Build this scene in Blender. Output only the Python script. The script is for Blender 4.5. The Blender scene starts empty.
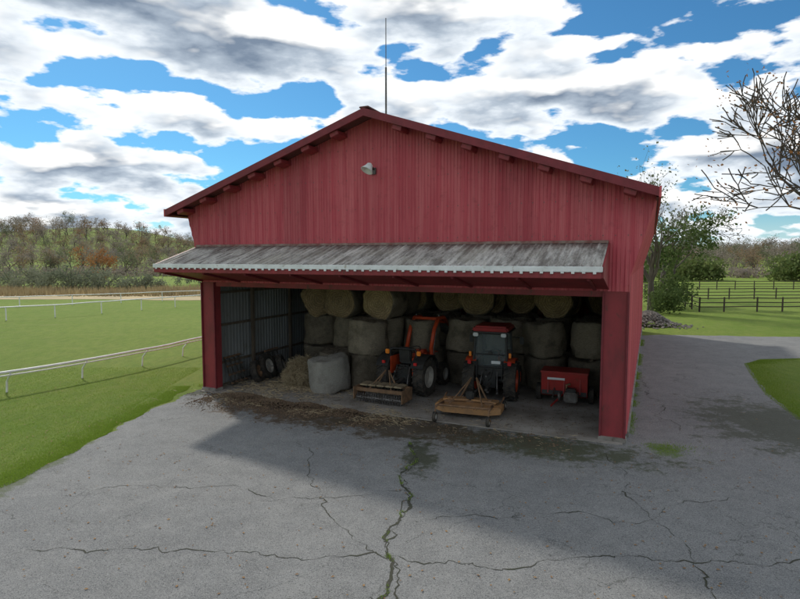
import bpy, bmesh, math, random
from mathutils import Vector, Matrix, noise as mnoise
random.seed(7)
R=random.random
def U(a,b): return a+(b-a)*random.random()
scn=bpy.context.scene
scn.view_settings.view_transform='Standard'; scn.view_settings.look='None'; scn.view_settings.exposure=0
COL=scn.collection
ANG=math.radians(-24.2); CA,SA=math.cos(ANG),math.sin(ANG)
OX,OY=-7.09,19.93
def L(s,v,z=0): return Vector((OX+s*CA-v*SA, OY+s*SA+v*CA, z))
W=14.15; LEN=24.0

# ---------------- materials ----------------
def newmat(n):
    m=bpy.data.materials.new(n); m.use_nodes=True
    nt=m.node_tree; b=nt.nodes['Principled BSDF']; return m,nt,b
def N(nt,t,**k):
    n=nt.nodes.new(t)
    for a,v in k.items(): setattr(n,a,v)
    return n
def mathn(nt,op,a,b=None,clamp=False):
    n=N(nt,'ShaderNodeMath',operation=op,use_clamp=clamp)
    for i,x in enumerate((a,b)):
        if x is None: continue
        if isinstance(x,(int,float)): n.inputs[i].default_value=x
        else: nt.links.new(x,n.inputs[i])
    return n.outputs[0]
def mixc(nt,f,a,b,bt='MIX'):
    n=N(nt,'ShaderNodeMix',data_type='RGBA',blend_type=bt)
    for i,x in ((0,f),(6,a),(7,b)):
        if isinstance(x,(int,float)): n.inputs[i].default_value=x
        elif isinstance(x,tuple): n.inputs[i].default_value=(*x[:3],1)
        else: nt.links.new(x,n.inputs[i])
    return n.outputs[2]
def ramp(nt,fac,pts):
    n=N(nt,'ShaderNodeValToRGB'); cr=n.color_ramp
    while len(cr.elements)<len(pts): cr.elements.new(.5)
    for e,(p,c) in zip(cr.elements,pts):
        e.position=p; e.color=(c,c,c,1) if isinstance(c,(int,float)) else (*c,1)
    nt.links.new(fac,n.inputs[0]); return n.outputs[0]
def coords(nt,scale=(1,1,1),kind='Object'):
    tc=N(nt,'ShaderNodeTexCoord'); mp=N(nt,'ShaderNodeMapping'); mp.inputs['Scale'].default_value=scale
    nt.links.new(tc.outputs[kind],mp.inputs[0]); return mp.outputs[0]
def noise(nt,vec,scale,detail=5,rough=.55,dist=0):
    n=N(nt,'ShaderNodeTexNoise'); n.inputs['Scale'].default_value=scale; n.inputs['Detail'].default_value=detail
    n.inputs['Roughness'].default_value=rough; n.inputs['Distortion'].default_value=dist
    nt.links.new(vec,n.inputs['Vector']); return n.outputs['Fac']
def bump(nt,b,h,strength=.3,dist=.02):
    n=N(nt,'ShaderNodeBump'); n.inputs['Strength'].default_value=strength; n.inputs['Distance'].default_value=dist
    nt.links.new(h,n.inputs['Height']); nt.links.new(n.outputs[0],b.inputs['Normal'])
def M(n,c1,c2=None,rough=.7,metal=0,scale=3,stretch=(1,1,1),bmp=.15,c3=None,spec=.4,lo=.35,hi=.65):
    m,nt,b=newmat(n); v=coords(nt,stretch)
    if c2 is None: c2=tuple(x*.75 for x in c1)
    f=noise(nt,v,scale,6,.6)
    f=ramp(nt,f,[(lo,0.0),(hi,1.0)])
    c=mixc(nt,f,c1,c2)
    if c3 is not None:
        g=noise(nt,v,scale*2.7,8,.7); g=ramp(nt,g,[(.58,0.0),(.68,1.0)]); c=mixc(nt,g,c,c3)
    nt.links.new(c,b.inputs['Base Color'])
    b.inputs['Roughness'].default_value=rough; b.inputs['Metallic'].default_value=metal
    b.inputs['Specular IOR Level'].default_value=spec
    if bmp: bump(nt,b,noise(nt,v,scale*8,4),bmp,.01)
    return m
def redM(n,c1,c2,c3,c4):
    m,nt,b=newmat(n)
    a=noise(nt,coords(nt,(.5,.5,.35)),1.2,5,.6); s=noise(nt,coords(nt,(7,7,.22)),1.0,6,.65); p=noise(nt,coords(nt,(1,1,1)),4,8,.7)
    c=mixc(nt,ramp(nt,a,[(.35,0.0),(.65,1.0)]),c1,c2)
    c=mixc(nt,ramp(nt,s,[(.42,0.0),(.66,.9)]),c,c3)
    c=mixc(nt,ramp(nt,p,[(.54,0.0),(.72,.75)]),c,c4)
    sp=N(nt,'ShaderNodeSeparateXYZ'); nt.links.new(coords(nt),sp.inputs[0])
    st=mathn(nt,'FLOOR',mathn(nt,'DIVIDE',mathn(nt,'ADD',sp.outputs[0],mathn(nt,'MULTIPLY',sp.outputs[1],1.0)),.9))
    wn=N(nt,'ShaderNodeTexWhiteNoise',noise_dimensions='1D'); nt.links.new(st,wn.inputs['W'])
    c=mixc(nt,1.0,c,ramp(nt,wn.outputs['Value'],[(0,.87),(1,1.08)]),'MULTIPLY')
    nt.links.new(c,b.inputs['Base Color']); b.inputs['Roughness'].default_value=.62; b.inputs['Specular IOR Level'].default_value=.3
    return m
RED=redM('barn_red_paint',(.49,.078,.098),(.41,.062,.080),(.56,.145,.155),(.32,.06,.068))
REDSIDE=redM('barn_red_side_lit',(.56,.10,.11),(.48,.075,.085),(.60,.14,.15),(.40,.07,.075))  # same barn red, lightened: brighter light on the side walls put into the colour
REDDK=M('red_steel',(.29,.036,.042),(.19,.03,.033),.55,scale=2.5,stretch=(1,1,.4),c3=(.10,.04,.03))
TRIM=M('dark_red_trim',(.22,.03,.04),(.15,.023,.028),.6,scale=3)
ROOF=M('roof_metal',(.16,.05,.045),(.10,.04,.035),.6,scale=1.5)
ROOFIN=M('roof_underside',(.16,.05,.045),(.10,.04,.035),.9,scale=2)
GALV=M('galvanised_sheet',(.235,.24,.235),(.185,.185,.175),.85,.0,scale=1.6,stretch=(1,1,.3),c3=(.15,.135,.115))
def canM():
    m,nt,b=newmat('weathered_sheet')
    a=noise(nt,coords(nt,(3.0,.5,1)),1.6,8,.7); e=noise(nt,coords(nt),.8,4,.6); p=noise(nt,coords(nt),14,6,.75)
    c=mixc(nt,ramp(nt,a,[(.40,0.0),(.60,1.0)]),(.56,.545,.50),(.20,.185,.165))
    c=mixc(nt,ramp(nt,e,[(.45,0.0),(.7,.6)]),c,(.34,.32,.26))
    c=mixc(nt,ramp(nt,p,[(.55,0.0),(.66,.8)]),c,(.10,.09,.075))
    sp=N(nt,'ShaderNodeSeparateXYZ'); nt.links.new(coords(nt),sp.inputs[0])
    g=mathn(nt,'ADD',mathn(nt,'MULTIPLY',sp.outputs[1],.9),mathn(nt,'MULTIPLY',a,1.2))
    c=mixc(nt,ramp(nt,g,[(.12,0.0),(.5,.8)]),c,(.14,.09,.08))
    nt.links.new(c,b.inputs['Base Color']); b.inputs['Roughness'].default_value=.85; b.inputs['Specular IOR Level'].default_value=.2
    return m
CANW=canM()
WHITE=M('white_gutter',(.80,.80,.79),(.62,.62,.6),.5,scale=2,c3=(.4,.36,.3))
FENW=M('white_fence_paint',(.80,.80,.78),(.66,.66,.64),.5,scale=3)
WOOD=M('old_wood',(.16,.12,.085),(.09,.07,.05),.9,scale=4,stretch=(1,1,.3))
WOODDK=M('dark_fence_wood',(.085,.065,.05),(.05,.04,.032),.9,scale=4)
CONC=M('concrete_floor',(.34,.32,.285),(.18,.16,.135),.9,scale=.9,c3=(.085,.068,.05),bmp=.3)
ORANGE=M('orange_paint',(.60,.075,.02),(.46,.06,.02),.45,scale=4,c3=(.28,.07,.03),bmp=.03)
REDP=M('red_machine_paint',(.42,.03,.025),(.3,.03,.025),.45,scale=4,c3=(.18,.05,.03),bmp=.03)
BLACK=M('black_plastic',(.022,.022,.022),(.04,.037,.032),.5,scale=6,bmp=.05)
RUBBER=M('tyre_rubber',(.024,.023,.021),(.075,.062,.048),.9,scale=5)
STEEL=M('worn_steel',(.18,.17,.16),(.09,.08,.07),.5,.6,scale=6,c3=(.13,.06,.03))
RUST=M('rusty_steel',(.26,.15,.08),(.15,.09,.05),.85,scale=6,c3=(.09,.045,.025))
MOWY=M('mower_paint',(.44,.23,.09),(.28,.16,.08),.75,scale=4,c3=(.12,.07,.04))
RIM=M('wheel_rim',(.45,.42,.36),(.3,.28,.25),.6,scale=6)
TAIL=M('amber_lens',(.95,.3,.03),(.85,.22,.02),.25,scale=3,bmp=0)
REDLENS=M('red_lens',(.6,.02,.02),(.5,.02,.02),.25,scale=3,bmp=0)
LAMP=M('lamp_glass',(.75,.75,.72),(.6,.6,.6),.15,scale=3,bmp=0)
DIRT=M('dirt_clods',(.16,.11,.065),(.09,.06,.04),.95,scale=8)
GRAV=M('gravel',(.24,.22,.19),(.11,.10,.09),.95,scale=3)
STONEW=M('corn_stubble',(.46,.36,.19),(.34,.27,.15),.95,scale=.3,bmp=.3)
BARK=M('bark',(.15,.125,.10),(.085,.07,.06),.95,scale=5,stretch=(1,1,.3),bmp=.5)
GLASS,nt,b=newmat('cab_glass'); b.inputs['Base Color'].default_value=(.55,.62,.62,1); b.inputs['Roughness'].default_value=.05
b.inputs['Transmission Weight'].default_value=.85; b.inputs['IOR'].default_value=1.1
nt.links.new(ramp(nt,noise(nt,coords(nt),3,3),[(.3,.04),(.7,.2)]),b.inputs['Roughness'])

def baleM(n,c1,c2,dark=(.055,.045,.033)):
    m,nt,b=newmat(n); oi=N(nt,'ShaderNodeObjectInfo')
    tc=N(nt,'ShaderNodeTexCoord')
    def off(sc):
        ad=N(nt,'ShaderNodeVectorMath',operation='ADD'); nt.links.new(tc.outputs['Object'],ad.inputs[0])
        s2=N(nt,'ShaderNodeVectorMath',operation='SCALE'); s2.inputs[0].default_value=(31,17,9); nt.links.new(oi.outputs['Random'],s2.inputs['Scale']); nt.links.new(s2.outputs[0],ad.inputs[1])
        mp=N(nt,'ShaderNodeMapping'); mp.inputs['Scale'].default_value=sc; nt.links.new(ad.outputs[0],mp.inputs[0]); return mp.outputs[0]
    f=noise(nt,off((5,5,30)),2.2,8,.75,.4); g=noise(nt,off((1,1,1)),1.8,5)
    c=mixc(nt,ramp(nt,f,[(.35,0.0),(.65,1.0)]),c2,c1)
    c=mixc(nt,ramp(nt,g,[(.48,0.0),(.72,.8)]),c,dark)
    h=noise(nt,off((30,30,4)),4,6,.8); c=mixc(nt,ramp(nt,h,[(.55,0.0),(.62,.5)]),c,tuple(min(1,x*1.7) for x in c1))
    k=ramp(nt,oi.outputs['Random'],[(0,.6),(1,1.3)]); c=mixc(nt,1.0,c,k,'MULTIPLY')
    nt.links.new(c,b.inputs['Base Color']); b.inputs['Roughness'].default_value=.95; b.inputs['Specular IOR Level'].default_value=.1
    bump(nt,b,f,.9,.05); return m
BALEG=baleM('weathered_hay',(.33,.275,.20),(.18,.15,.11))
BALEW=baleM('net_wrapped_hay',(.54,.51,.44),(.38,.355,.305),dark=(.24,.22,.19))
def endM():
    m,nt,b=newmat('hay_bale_end'); v=coords(nt); oi=N(nt,'ShaderNodeObjectInfo')
    w=N(nt,'ShaderNodeTexWave',wave_type='RINGS',rings_direction='Z'); w.inputs['Scale'].default_value=3.6; w.inputs['Distortion'].default_value=6
    w.inputs['Detail'].default_value=5; w.inputs['Detail Scale'].default_value=2.5
    nt.links.new(v,w.inputs[0]); f=noise(nt,v,22,8,.8,.5); g=noise(nt,v,2.2,5,.6)
    c=mixc(nt,ramp(nt,f,[(.35,0.0),(.65,1.0)]),(.24,.16,.075),(.62,.45,.25))
    c=mixc(nt,ramp(nt,g,[(.45,0.0),(.75,.7)]),c,(.16,.11,.06))
    c=mixc(nt,mathn(nt,'MULTIPLY',w.outputs['Fac'],.5),c,(.14,.09,.045))
    k=ramp(nt,oi.outputs['Random'],[(0,.6),(1,1.2)]); c=mixc(nt,1.0,c,k,'MULTIPLY')
    nt.links.new(c,b.inputs['Base Color']); b.inputs['Roughness'].default_value=.95
    bump(nt,b,w.outputs['Fac'],.6,.03); return m
BALEE=endM()
def leafM(n,cols,rough=.8,tr=True):
    m,nt,b=newmat(n); oi=N(nt,'ShaderNodeObjectInfo'); g=N(nt,'ShaderNodeNewGeometry')
    a=mathn(nt,'MULTIPLY',oi.outputs['Random'],.6); bb=mathn(nt,'MULTIPLY',g.outputs['Random Per Island'],.4)
    f=mathn(nt,'ADD',a,bb); k=len(cols)
    c=ramp(nt,f,[(i/(k-1),cc) for i,cc in enumerate(cols)])
    nt.links.new(c,b.inputs['Base Color']); b.inputs['Roughness'].default_value=rough
    b.inputs['Specular IOR Level'].default_value=.1
    if tr:
        t=N(nt,'ShaderNodeBsdfTranslucent'); nt.links.new(c,t.inputs[0]); mx=N(nt,'ShaderNodeMixShader'); mx.inputs[0].default_value=.35
        nt.links.new(b.outputs[0],mx.inputs[1]); nt.links.new(t.outputs[0],mx.inputs[2])
        nt.links.new(mx.outputs[0],nt.nodes['Material Output'].inputs[0])
    return m
LF_G=leafM('leaf_green',[(.075,.115,.035),(.115,.155,.05),(.155,.175,.06)])
LF_GD=leafM('leaf_dull_green_hazed',[(.14,.16,.09),(.17,.185,.10),(.19,.195,.12)])  # woodland green, paled: distance haze mixed into the colour
LF_A=leafM('leaf_autumn_hazed',[(.22,.175,.11),(.27,.185,.11),(.24,.205,.14),(.30,.18,.10),(.22,.19,.145)])  # autumn tones with distance haze painted in as lighter, greyer colour
LF_O=leafM('leaf_orange',[(.38,.18,.07),(.32,.15,.06),(.27,.16,.08)])
LF_B=leafM('leaf_greybrown_hazed',[(.25,.215,.18),(.29,.24,.195),(.22,.20,.18)])  # grey-brown foliage, lightened to carry distance haze in its colour
LF_W=leafM('leaf_greygreen',[(.16,.185,.12),(.20,.22,.145),(.24,.25,.17)])
LF_Y=leafM('blade_green',[(.19,.29,.04),(.24,.34,.05),(.30,.37,.08)])

# ---------------- geometry helpers ----------------
def mkobj(name,verts,faces,mat,parent=None,smooth=False,mats=None,fm=None):
    me=bpy.data.meshes.new(name); me.from_pydata([tuple(v) for v in verts],[],faces); me.update()
    if mats:
        for x in mats: me.materials.append(x)
        if fm: me.polygons.foreach_set('material_index',fm)
    else: me.materials.append(mat)
    if smooth: me.polygons.foreach_set('use_smooth',[True]*len(me.polygons))
    o=bpy.data.objects.new(name,me); COL.objects.link(o)
    if parent: o.parent=parent
    return o
def empty(name,loc=(0,0,0),rz=0):
    e=bpy.data.objects.new(name,None); e.empty_display_size=.2; COL.objects.link(e); e.location=loc; e.rotation_euler=(0,0,rz); return e
def box(p,name,loc,size,mat,rot=(0,0,0),bev=.012,taper=None):
    bm=bmesh.new(); bmesh.ops.create_cube(bm,size=1)
    for v in bm.verts:
        if taper and v.co.z>0: v.co.x*=taper[0]; v.co.y*=taper[1]
        v.co=Vector((v.co.x*size[0],v.co.y*size[1],v.co.z*size[2]))
    if bev: bmesh.ops.bevel(bm,geom=bm.edges[:],offset=min(bev,min(size)*.3),segments=2,affect='EDGES')
    me=bpy.data.meshes.new(name); bm.to_mesh(me); bm.free(); me.materials.append(mat)
    o=bpy.data.objects.new(name,me); COL.objects.link(o); o.location=loc; o.rotation_euler=rot
    if p: o.parent=p
    return o
def tubeverts(path,rads,seg,vs,fs,cap=True):
    base=len(vs); n=len(path)
    for i,pt in enumerate(path):
        pt=Vector(pt)
        d=(Vector(path[min(i+1,n-1)])-Vector(path[max(i-1,0)])).normalized()
        a=d.orthogonal().normalized() if i==0 else (a-d*a.dot(d)).normalized()
        bq=d.cross(a)
        for k in range(seg):
            t=2*math.pi*k/seg; vs.append(pt+(a*math.cos(t)+bq*math.sin(t))*rads[i])
    for i in range(n-1):
        for k in range(seg):
            k2=(k+1)%seg; fs.append((base+i*seg+k,base+i*seg+k2,base+(i+1)*seg+k2,base+(i+1)*seg+k))
    if cap:
        fs.append(tuple(base+k for k in range(seg))[::-1]); fs.append(tuple(base+(n-1)*seg+k for k in range(seg)))
def tube(p,name,path,r,mat,seg=10):
    vs=[];fs=[]; tubeverts(path,[r]*len(path) if not isinstance(r,list) else r,seg,vs,fs)
    return mkobj(name,vs,fs,mat,p,len(path)>2 and seg>6)
def lathe(vs,fs,prof,seg,axis='X',c=(0,0,0)):
    base=len(vs); n=len(prof)
    for (r,x) in prof:
        for k in range(seg):
            t=2*math.pi*k/seg
            q=(x,r*math.cos(t),r*math.sin(t)) if axis=='X' else (r*math.cos(t),r*math.sin(t),x)
            vs.append(Vector(q)+Vector(c))
    for i in range(n-1):
        for k in range(seg):
            k2=(k+1)%seg; fs.append((base+i*seg+k,base+i*seg+k2,base+(i+1)*seg+k2,base+(i+1)*seg+k))
def wheel(p,name,loc,Rr,w,rimf=.55,lug=True,rim=RIM):
    vs=[];fs=[]; h=w/2; rr=Rr*rimf
    lathe(vs,fs,[(rr,-h*.8),(Rr*.8,-h),(Rr*.95,-h*.9),(Rr*.975,-h*.5),(Rr*.975,h*.5),(Rr*.95,h*.9),(Rr*.8,h),(rr,h*.8),(rr,-h*.8)],36)
    if lug:
        nl=20
        for i in range(nl*2):
            t=2*math.pi*(i/ (nl*2)); side=1 if i%2 else -1
            b0=len(vs); dt=.07
            for (rad,x,tt) in ((.95,0,0),(.95,side*h*.95,.16),(.95,side*h*.95,.16+dt),(.95,0,dt),(1.03,0,0),(1.02,side*h,.16),(1.02,side*h,.16+dt),(1.03,0,dt)):
                a=t+tt; vs.append(Vector((x,Rr*rad*math.cos(a),Rr*rad*math.sin(a))))
            for q in ((0,1,2,3),(4,5,6,7),(0,1,5,4),(1,2,6,5),(2,3,7,6),(3,0,4,7)): fs.append(tuple(b0+j for j in q))
    o=mkobj(name,vs,fs,RUBBER,p); o.location=loc
    if rim is None: return o
    vs=[];fs=[]
    lathe(vs,fs,[(0.001,h*.35),(rr*.35,h*.35),(rr*.4,h*.15),(rr*.85,h*.1),(rr*.95,h*.75),(rr*1.02,h*.82),(rr*1.02,-h*.82),(rr*.95,-h*.75),(rr*.85,-h*.1),(rr*.4,-h*.15),(rr*.35,-h*.35),(.001,-h*.35)],28)
    q=mkobj(name+'_rim',vs,fs,rim,p); q.location=loc
    return o
def corr(name,a0,a1,pitch,fn,mat,parent,amp=.022):
    vs=[];fs=[]; a=a0; xs=[]
    while a<a1:
        for fr,o in ((0,0),(.55,0),(.68,amp),(.87,amp)):
            x=a+fr*pitch
            if x<a1: xs.append((x,o))
        a+=pitch
    xs.append((a1,0))
    for x,o in xs:
        p0,p1=fn(x,o); vs+= [p0,p1]
    for i in range(len(xs)-1): fs.append((2*i,2*i+2,2*i+3,2*i+1))
    return mkobj(name,vs,fs,mat,parent)

# ---------------- barn ----------------
barn=empty('red_metal_barn',(OX,OY,0),ANG)
MID=W/2; EH=6.35; PK=9.0
RC=6.90; HW=7.85; EL_,ER_=RC-HW,RC+HW
def roofz(s): return PK-(PK-EH)*abs(s-RC)/HW
HD=3.92; FZ=4.3; FW=.54; FT=6.2
def gbot(s):
    e=max(-s,s-W,0)
    return HD if e<=0 else FZ+(FT-FZ)*e/FW
corr('front_gable_wall',-FW,W+FW,.1,lambda s,o:((s,-o,gbot(s)),(s,-o,roofz(s)-.03)),RED,barn,.016)
vs=[];fs=[]
for z in (5.35,6.25,7.15,8.05):
    for i in range(int(W/.3)+3):
        s=-.4+i*.3
        if roofz(s)-.25<z or s>W+.35: continue
        b0=len(vs)
        for dx,dz in ((-.012,-.012),(.012,-.012),(.012,.012),(-.012,.012)): vs.append((s+dx+.078,-.021,z+dz))
        fs.append((b0,b0+1,b0+2,b0+3))
mkobj('sheet_screws',vs,fs,STEEL,barn)
box(barn,'door_header',(MID,.12,HD+.0),(W-1.25,.2,.3),REDDK)
for s,wd in ((.3,.6),(W-.32,.64)):
    box(barn,'corner_post',(s,.16,2.1),(wd,.3,4.2),REDDK,bev=.02)
    for k in (-1,1): box(barn,'post_flange',(s+k*wd*.47,-.02,1.95),(.05,.06,3.9),TRIM,bev=.008)
    box(barn,'post_base',(s,.1,.06),(wd+.05,.4,.12),CONC,bev=.02)
corr('side_wall',.32,LEN,.2,lambda v,o:((W-.0+o,v,.12),(W+o,v,FZ+.02)),REDSIDE,barn)
corr('side_wall',.32,LEN,.2,lambda v,o:((0-o,v,.12),(-o,v,FZ+.02)),REDSIDE,barn)
for sg,s0,ee in ((1,W,ER_),(-1,0,EL_)):
    corr('flared_eave_wall',0.03,LEN,.2,lambda v,o:((s0+sg*(o),v,FZ+.02),(s0+sg*(FW+o),v,FT)),REDSIDE,barn)
    mkobj('eave_soffit',[(s0+sg*FW,-.55,FT+.02),(ee,-.55,EH-.12),(ee,LEN+.5,EH-.12),(s0+sg*FW,LEN+.5,FT+.02)],[(0,1,2,3)],TRIM,barn)
    box(barn,'base_rail',(s0+sg*.02,LEN/2+.2,.08),(.1,LEN-.6,.16),CONC)
corr('inner_wall_lining',.35,LEN,.18,lambda v,o:((.16+o,v,.1),(.16+o,v,4.6)),GALV,barn)
corr('inner_wall_lining',.35,LEN,.18,lambda v,o:((W-.16-o,v,.1),(W-.16-o,v,4.6)),GALV,barn)
for z in (.9,2.3,3.5): box(barn,'wall_girt',(.22,LEN/2,z),(.06,LEN-1,.09),WOOD)
for v in (2.4,4.9,7.4,9.9,14,19):
    box(barn,'wall_column',(.31,v,2.2),(.12,.12,4.4),WOOD); box(barn,'wall_column',(W-.33,v,2.2),(.2,.16,4.4),WOOD)
    box(barn,'truss_chord',(MID,v+.1,4.45),(W-.3,.12,.22),WOOD)
corr('rear_wall',-FW,W+FW,.3,lambda s,o:((s,LEN+o,max(.1,gbot(s)) if (s<0 or s>W) else .1),(s,LEN+o,roofz(s)-.05)),RED,barn)
for sg in (-1,1):
    e=RC+sg*HW
    def rf(v,o,e=e): return ((RC,v,PK+.08+o),(e,v,EH+.08+o))
    corr('roof_sheeting',-.62,LEN+.6,.3,rf,ROOF,barn,.03)
    vs=[(RC,-.6,PK-.02),(e,-.6,EH-.02),(e,LEN+.55,EH-.02),(RC,LEN+.55,PK-.02)]
    mkobj('roof_deck',vs,[(0,1,2,3)],ROOFIN,barn)
    vs=[]
    for (vv) in (-.66,-.60):
        vs+=[(RC,vv,PK+.1),(e,vv,EH+.1),(e,vv,EH-.12),(RC,vv,PK-.12)]
    mkobj('barge_board',vs,[(0,1,2,3),(4,5,6,7),(0,1,5,4),(1,2,6,5),(2,3,7,6)],TRIM,barn)
    vs=[]
    for (ss) in (e,e+sg*.05):
        vs+=[(ss,-.66,EH+.12),(ss,LEN+.6,EH+.12),(ss,LEN+.6,EH-.14),(ss,-.66,EH-.14)]
    mkobj('eave_fascia',vs,[(0,1,2,3),(4,5,6,7),(0,1,5,4),(3,2,6,7),(0,3,7,4)],REDSIDE,barn)
    slope=math.atan2(PK-EH,HW)
    for i in range(1,8):
        s=RC+sg*i*1.03; z=roofz(s)-.19
        box(barn,'purlin_end',(s,-.31,z),(.30,.56,.13),REDDK,rot=(0,sg*slope,0))
box(barn,'ridge_cap',(RC,LEN/2,PK+.13),(.3,LEN+1.25,.05),ROOF)
c0,c1=-.15,13.62
def cf(s,o): return ((s,-.03,5.15+o),(s,-1.9,4.56+o))
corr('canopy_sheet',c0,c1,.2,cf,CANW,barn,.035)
mkobj('canopy_underside',[(c0,-1.86,4.33),(c1,-1.86,4.33),(c1,-.03,3.98),(c0,-.03,3.98)],[(0,1,2,3)],REDDK,barn)
box(barn,'canopy_gutter',((c0+c1)/2,-1.93,4.52),(c1-c0+.04,.07,.13),WHITE)
box(barn,'canopy_fascia',((c0+c1)/2,-1.905,4.38),(c1-c0,.06,.15),REDDK)
for s in (c0,c1):
    vs=[(s,-.02,5.16),(s,-1.89,4.57),(s,-1.89,4.32),(s,-.02,3.97)]
    sg=-.04 if s<1 else .04
    vs+=[(x+sg,y,z) for x,y,z in vs]
    mkobj('canopy_end_panel',vs,[(0,1,2,3),(4,5,6,7),(0,1,5,4),(1,2,6,5),(2,3,7,6),(3,0,4,7)],REDDK,barn)
box(barn,'canopy_flashing',((c0+c1)/2,-.05,5.19),(c1-c0,.05,.08),M('rusty_flashing',(.20,.07,.06),(.30,.24,.2),.8,scale=3))
for i in range(58):
    s=c0+.15+i*(c1-c0-.3)/57
    box(barn,'gutter_clip',(s,-1.975,4.44),(.07,.02,U(.03,.07)),WHITE,bev=0)
for i in range(9):
    s=c0+.3+i*(c1-c0-.6)/8
    box(barn,'canopy_rib',(s,-.95,4.12),(.08,1.75,.06),TRIM,rot=(math.radians(-10.6),0,0))
mkobj('concrete_slab',[(.05,-.25,.03),(W-.05,-.25,.03),(W-.05,LEN,.03),(.05,LEN,.03),(.05,-.25,-.05),(W-.05,-.25,-.05)],[(0,1,2,3),(0,1,5,4)],CONC,barn)
box(barn,'lamp_bracket',(6.93,-.04,7.38),(.14,.05,.2),STEEL)
tube(barn,'lamp_arm',[(6.93,-.05,7.42),(6.93,-.2,7.5),(6.95,-.4,7.42)],.03,STEEL)
vs=[];fs=[];lathe(vs,fs,[(.04,.14),(.09,.1),(.12,0),(.19,-.12),(.17,-.12),(.05,-.02)],20,'Z')
o=mkobj('lamp_shade',vs,fs,WHITE,barn,True); o.location=(6.97,-.47,7.42); o.rotation_euler=(-.5,.3,0)
ant=empty('radio_antenna',L(7.08,.5,PK+.05),ANG)
tube(ant,'mast',[(0,0,0),(0,0,1.5)],.03,STEEL); tube(ant,'whip',[(0,0,1.5),(0,0,2.95)],.014,STEEL)
box(ant,'base_plate',(0,0,.05),(.2,.2,.06),STEEL)

# ---------------- bales ----------------
def bale_mesh(name,r,h,mats,seed,end_idx):
    vs=[];fs=[];fm=[]; seg=40
    prof=[(0.0,-h/2+.03)]+[(r*k,-h/2+.03-.03*(k)) for k in (.3,.6,.85)]+[(r*.96,-h/2+.02),(r,-h/2+.1),(r*1.01,-h/6),(r*1.01,h/6),(r,h/2-.1),(r*.96,h/2-.02)]+[(r*k,h/2-.03+.03*k) for k in (.85,.6,.3)]+[(0.0,h/2-.03)]
    lathe(vs,fs,prof,seg,'Z')
    for f in range(len(fs)):
        ring=f//seg; fm.append(end_idx if (ring<4 or ring>=9) else 0)
    out=[]
    for v in vs:
        n=mnoise.noise(v*1.6+Vector((seed*7,0,0)))*.14+mnoise.noise(v*7+Vector((seed*3,5,0)))*.05
        out.append(v*(1+n/max(.3,v.length)))
    random.seed(seed)
    for _ in range(420):
        t=U(0,6.28); z=U(-h/2,h/2) ; q=Vector((math.cos(t)*r,math.sin(t)*r,z)) if R()<.7 else Vector((math.cos(t)*r*R(),math.sin(t)*r*R(),h/2*random.choice((-1,1))))
        d=Vector((U(-1,1),U(-1,1),U(-1,1))).normalized()*U(.03,.09); w=d.orthogonal().normalized()*.004; b0=len(out)
        q=q*1.02; out+= [q-d-w,q-d+w,q+d+w,q+d-w]; fs.append((b0,b0+1,b0+2,b0+3)); fm.append(0)
    me=bpy.data.meshes.new(name); me.from_pydata([tuple(v) for v in out],[],fs); me.update()
    for x in mats: me.materials.append(x)
    me.polygons.foreach_set('material_index',fm); me.polygons.foreach_set('use_smooth',[True]*len(fm))
    return me
BM=[bale_mesh('hay_bale_mesh',.72,1.24,[BALEG,BALEE],i,0) for i in range(5)]
BL=[bale_mesh('hay_bale_lying',.71,1.25,[BALEG,BALEE],i+9,1) for i in range(4)]
BW=bale_mesh('hay_bale_wrapped',.74,1.2,[BALEW,BALEE],22,0)
random.seed(33)
def bale(me,s,v,z,lying=False):
    o=bpy.data.objects.new('round_hay_bale',me); COL.objects.link(o); o.location=L(s,v,z)
    o.rotation_euler=(U(-.07,.07),U(-.07,.07),U(0,6.28))
    o.scale=(U(.9,1.03),U(.9,1.03),U(.96,1.0))
    if lying: o.rotation_euler=(math.radians(90)+U(-.1,.1),U(-3,3),ANG+U(-.25,.35)); o.scale=(1,U(.9,1),U(.92,1.04))
    return o
for row,v0 in ((0,4.2),(1,5.8),(2,7.4)):
    for i in range(8):
        s=2.3+i*1.5
        if s>13.2: continue
        v=v0+U(-.3,.3)+(.9 if s>7 else 0)
        for lv in range(2): bale(random.choice(BM),s+U(-.1,.1),v+U(-.2,.2),.03+.62+1.22*lv)
        if (row==0 and i>=3) or (row==1 and i in (3,5,7)): continue
        bale(random.choice(BL),s+U(-.12,.12),v-(.15 if row==0 else 0)+U(-.2,.2),.03+2.44+.66+U(-.03,.03),True)
for lv in range(2): bale(BM[lv],5.15,2.95+.04*lv,.65+1.24*lv)
bale(BW,4.21,1.75,.63)
bale(BM[2],3.75,3.0,.65)
hp=empty('loose_hay_pile',L(2.75,2.2,.03))
vs=[];fs=[]
for i in range(6200):
    th=U(0,6.28); ph=math.acos(U(0,1)); rr=.6*(1+.3*mnoise.noise(Vector((math.cos(th)*2,math.sin(th)*2,ph*2))))*U(.8,1.05)
    c=Vector((rr*math.sin(ph)*math.cos(th)*1.15,rr*math.sin(ph)*math.sin(th),rr*math.cos(ph)*1.5+.02))
    d=Vector((U(-1,1),U(-1,1),U(-1,.7))).normalized()*U(.05,.16); w=d.orthogonal().normalized()*.007
    b0=len(vs); vs+=[c-d-w,c-d+w,c+d+w,c+d-w]; fs.append((b0,b0+1,b0+2,b0+3))
for i in range(3000):
    rr=abs(random.gauss(0,.9)); th=U(0,6.28); c=Vector((rr*math.cos(th)*1.6,rr*math.sin(th)-.3,.02+R()*.03)); d=Vector((U(-1,1),U(-1,1),U(-.05,.2))).normalized()*U(.04,.12); w=d.orthogonal().normalized()*.006
    b0=len(vs); vs+=[c-d-w,c-d+w,c+d+w,c+d-w]; fs.append((b0,b0+1,b0+2,b0+3))
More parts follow.
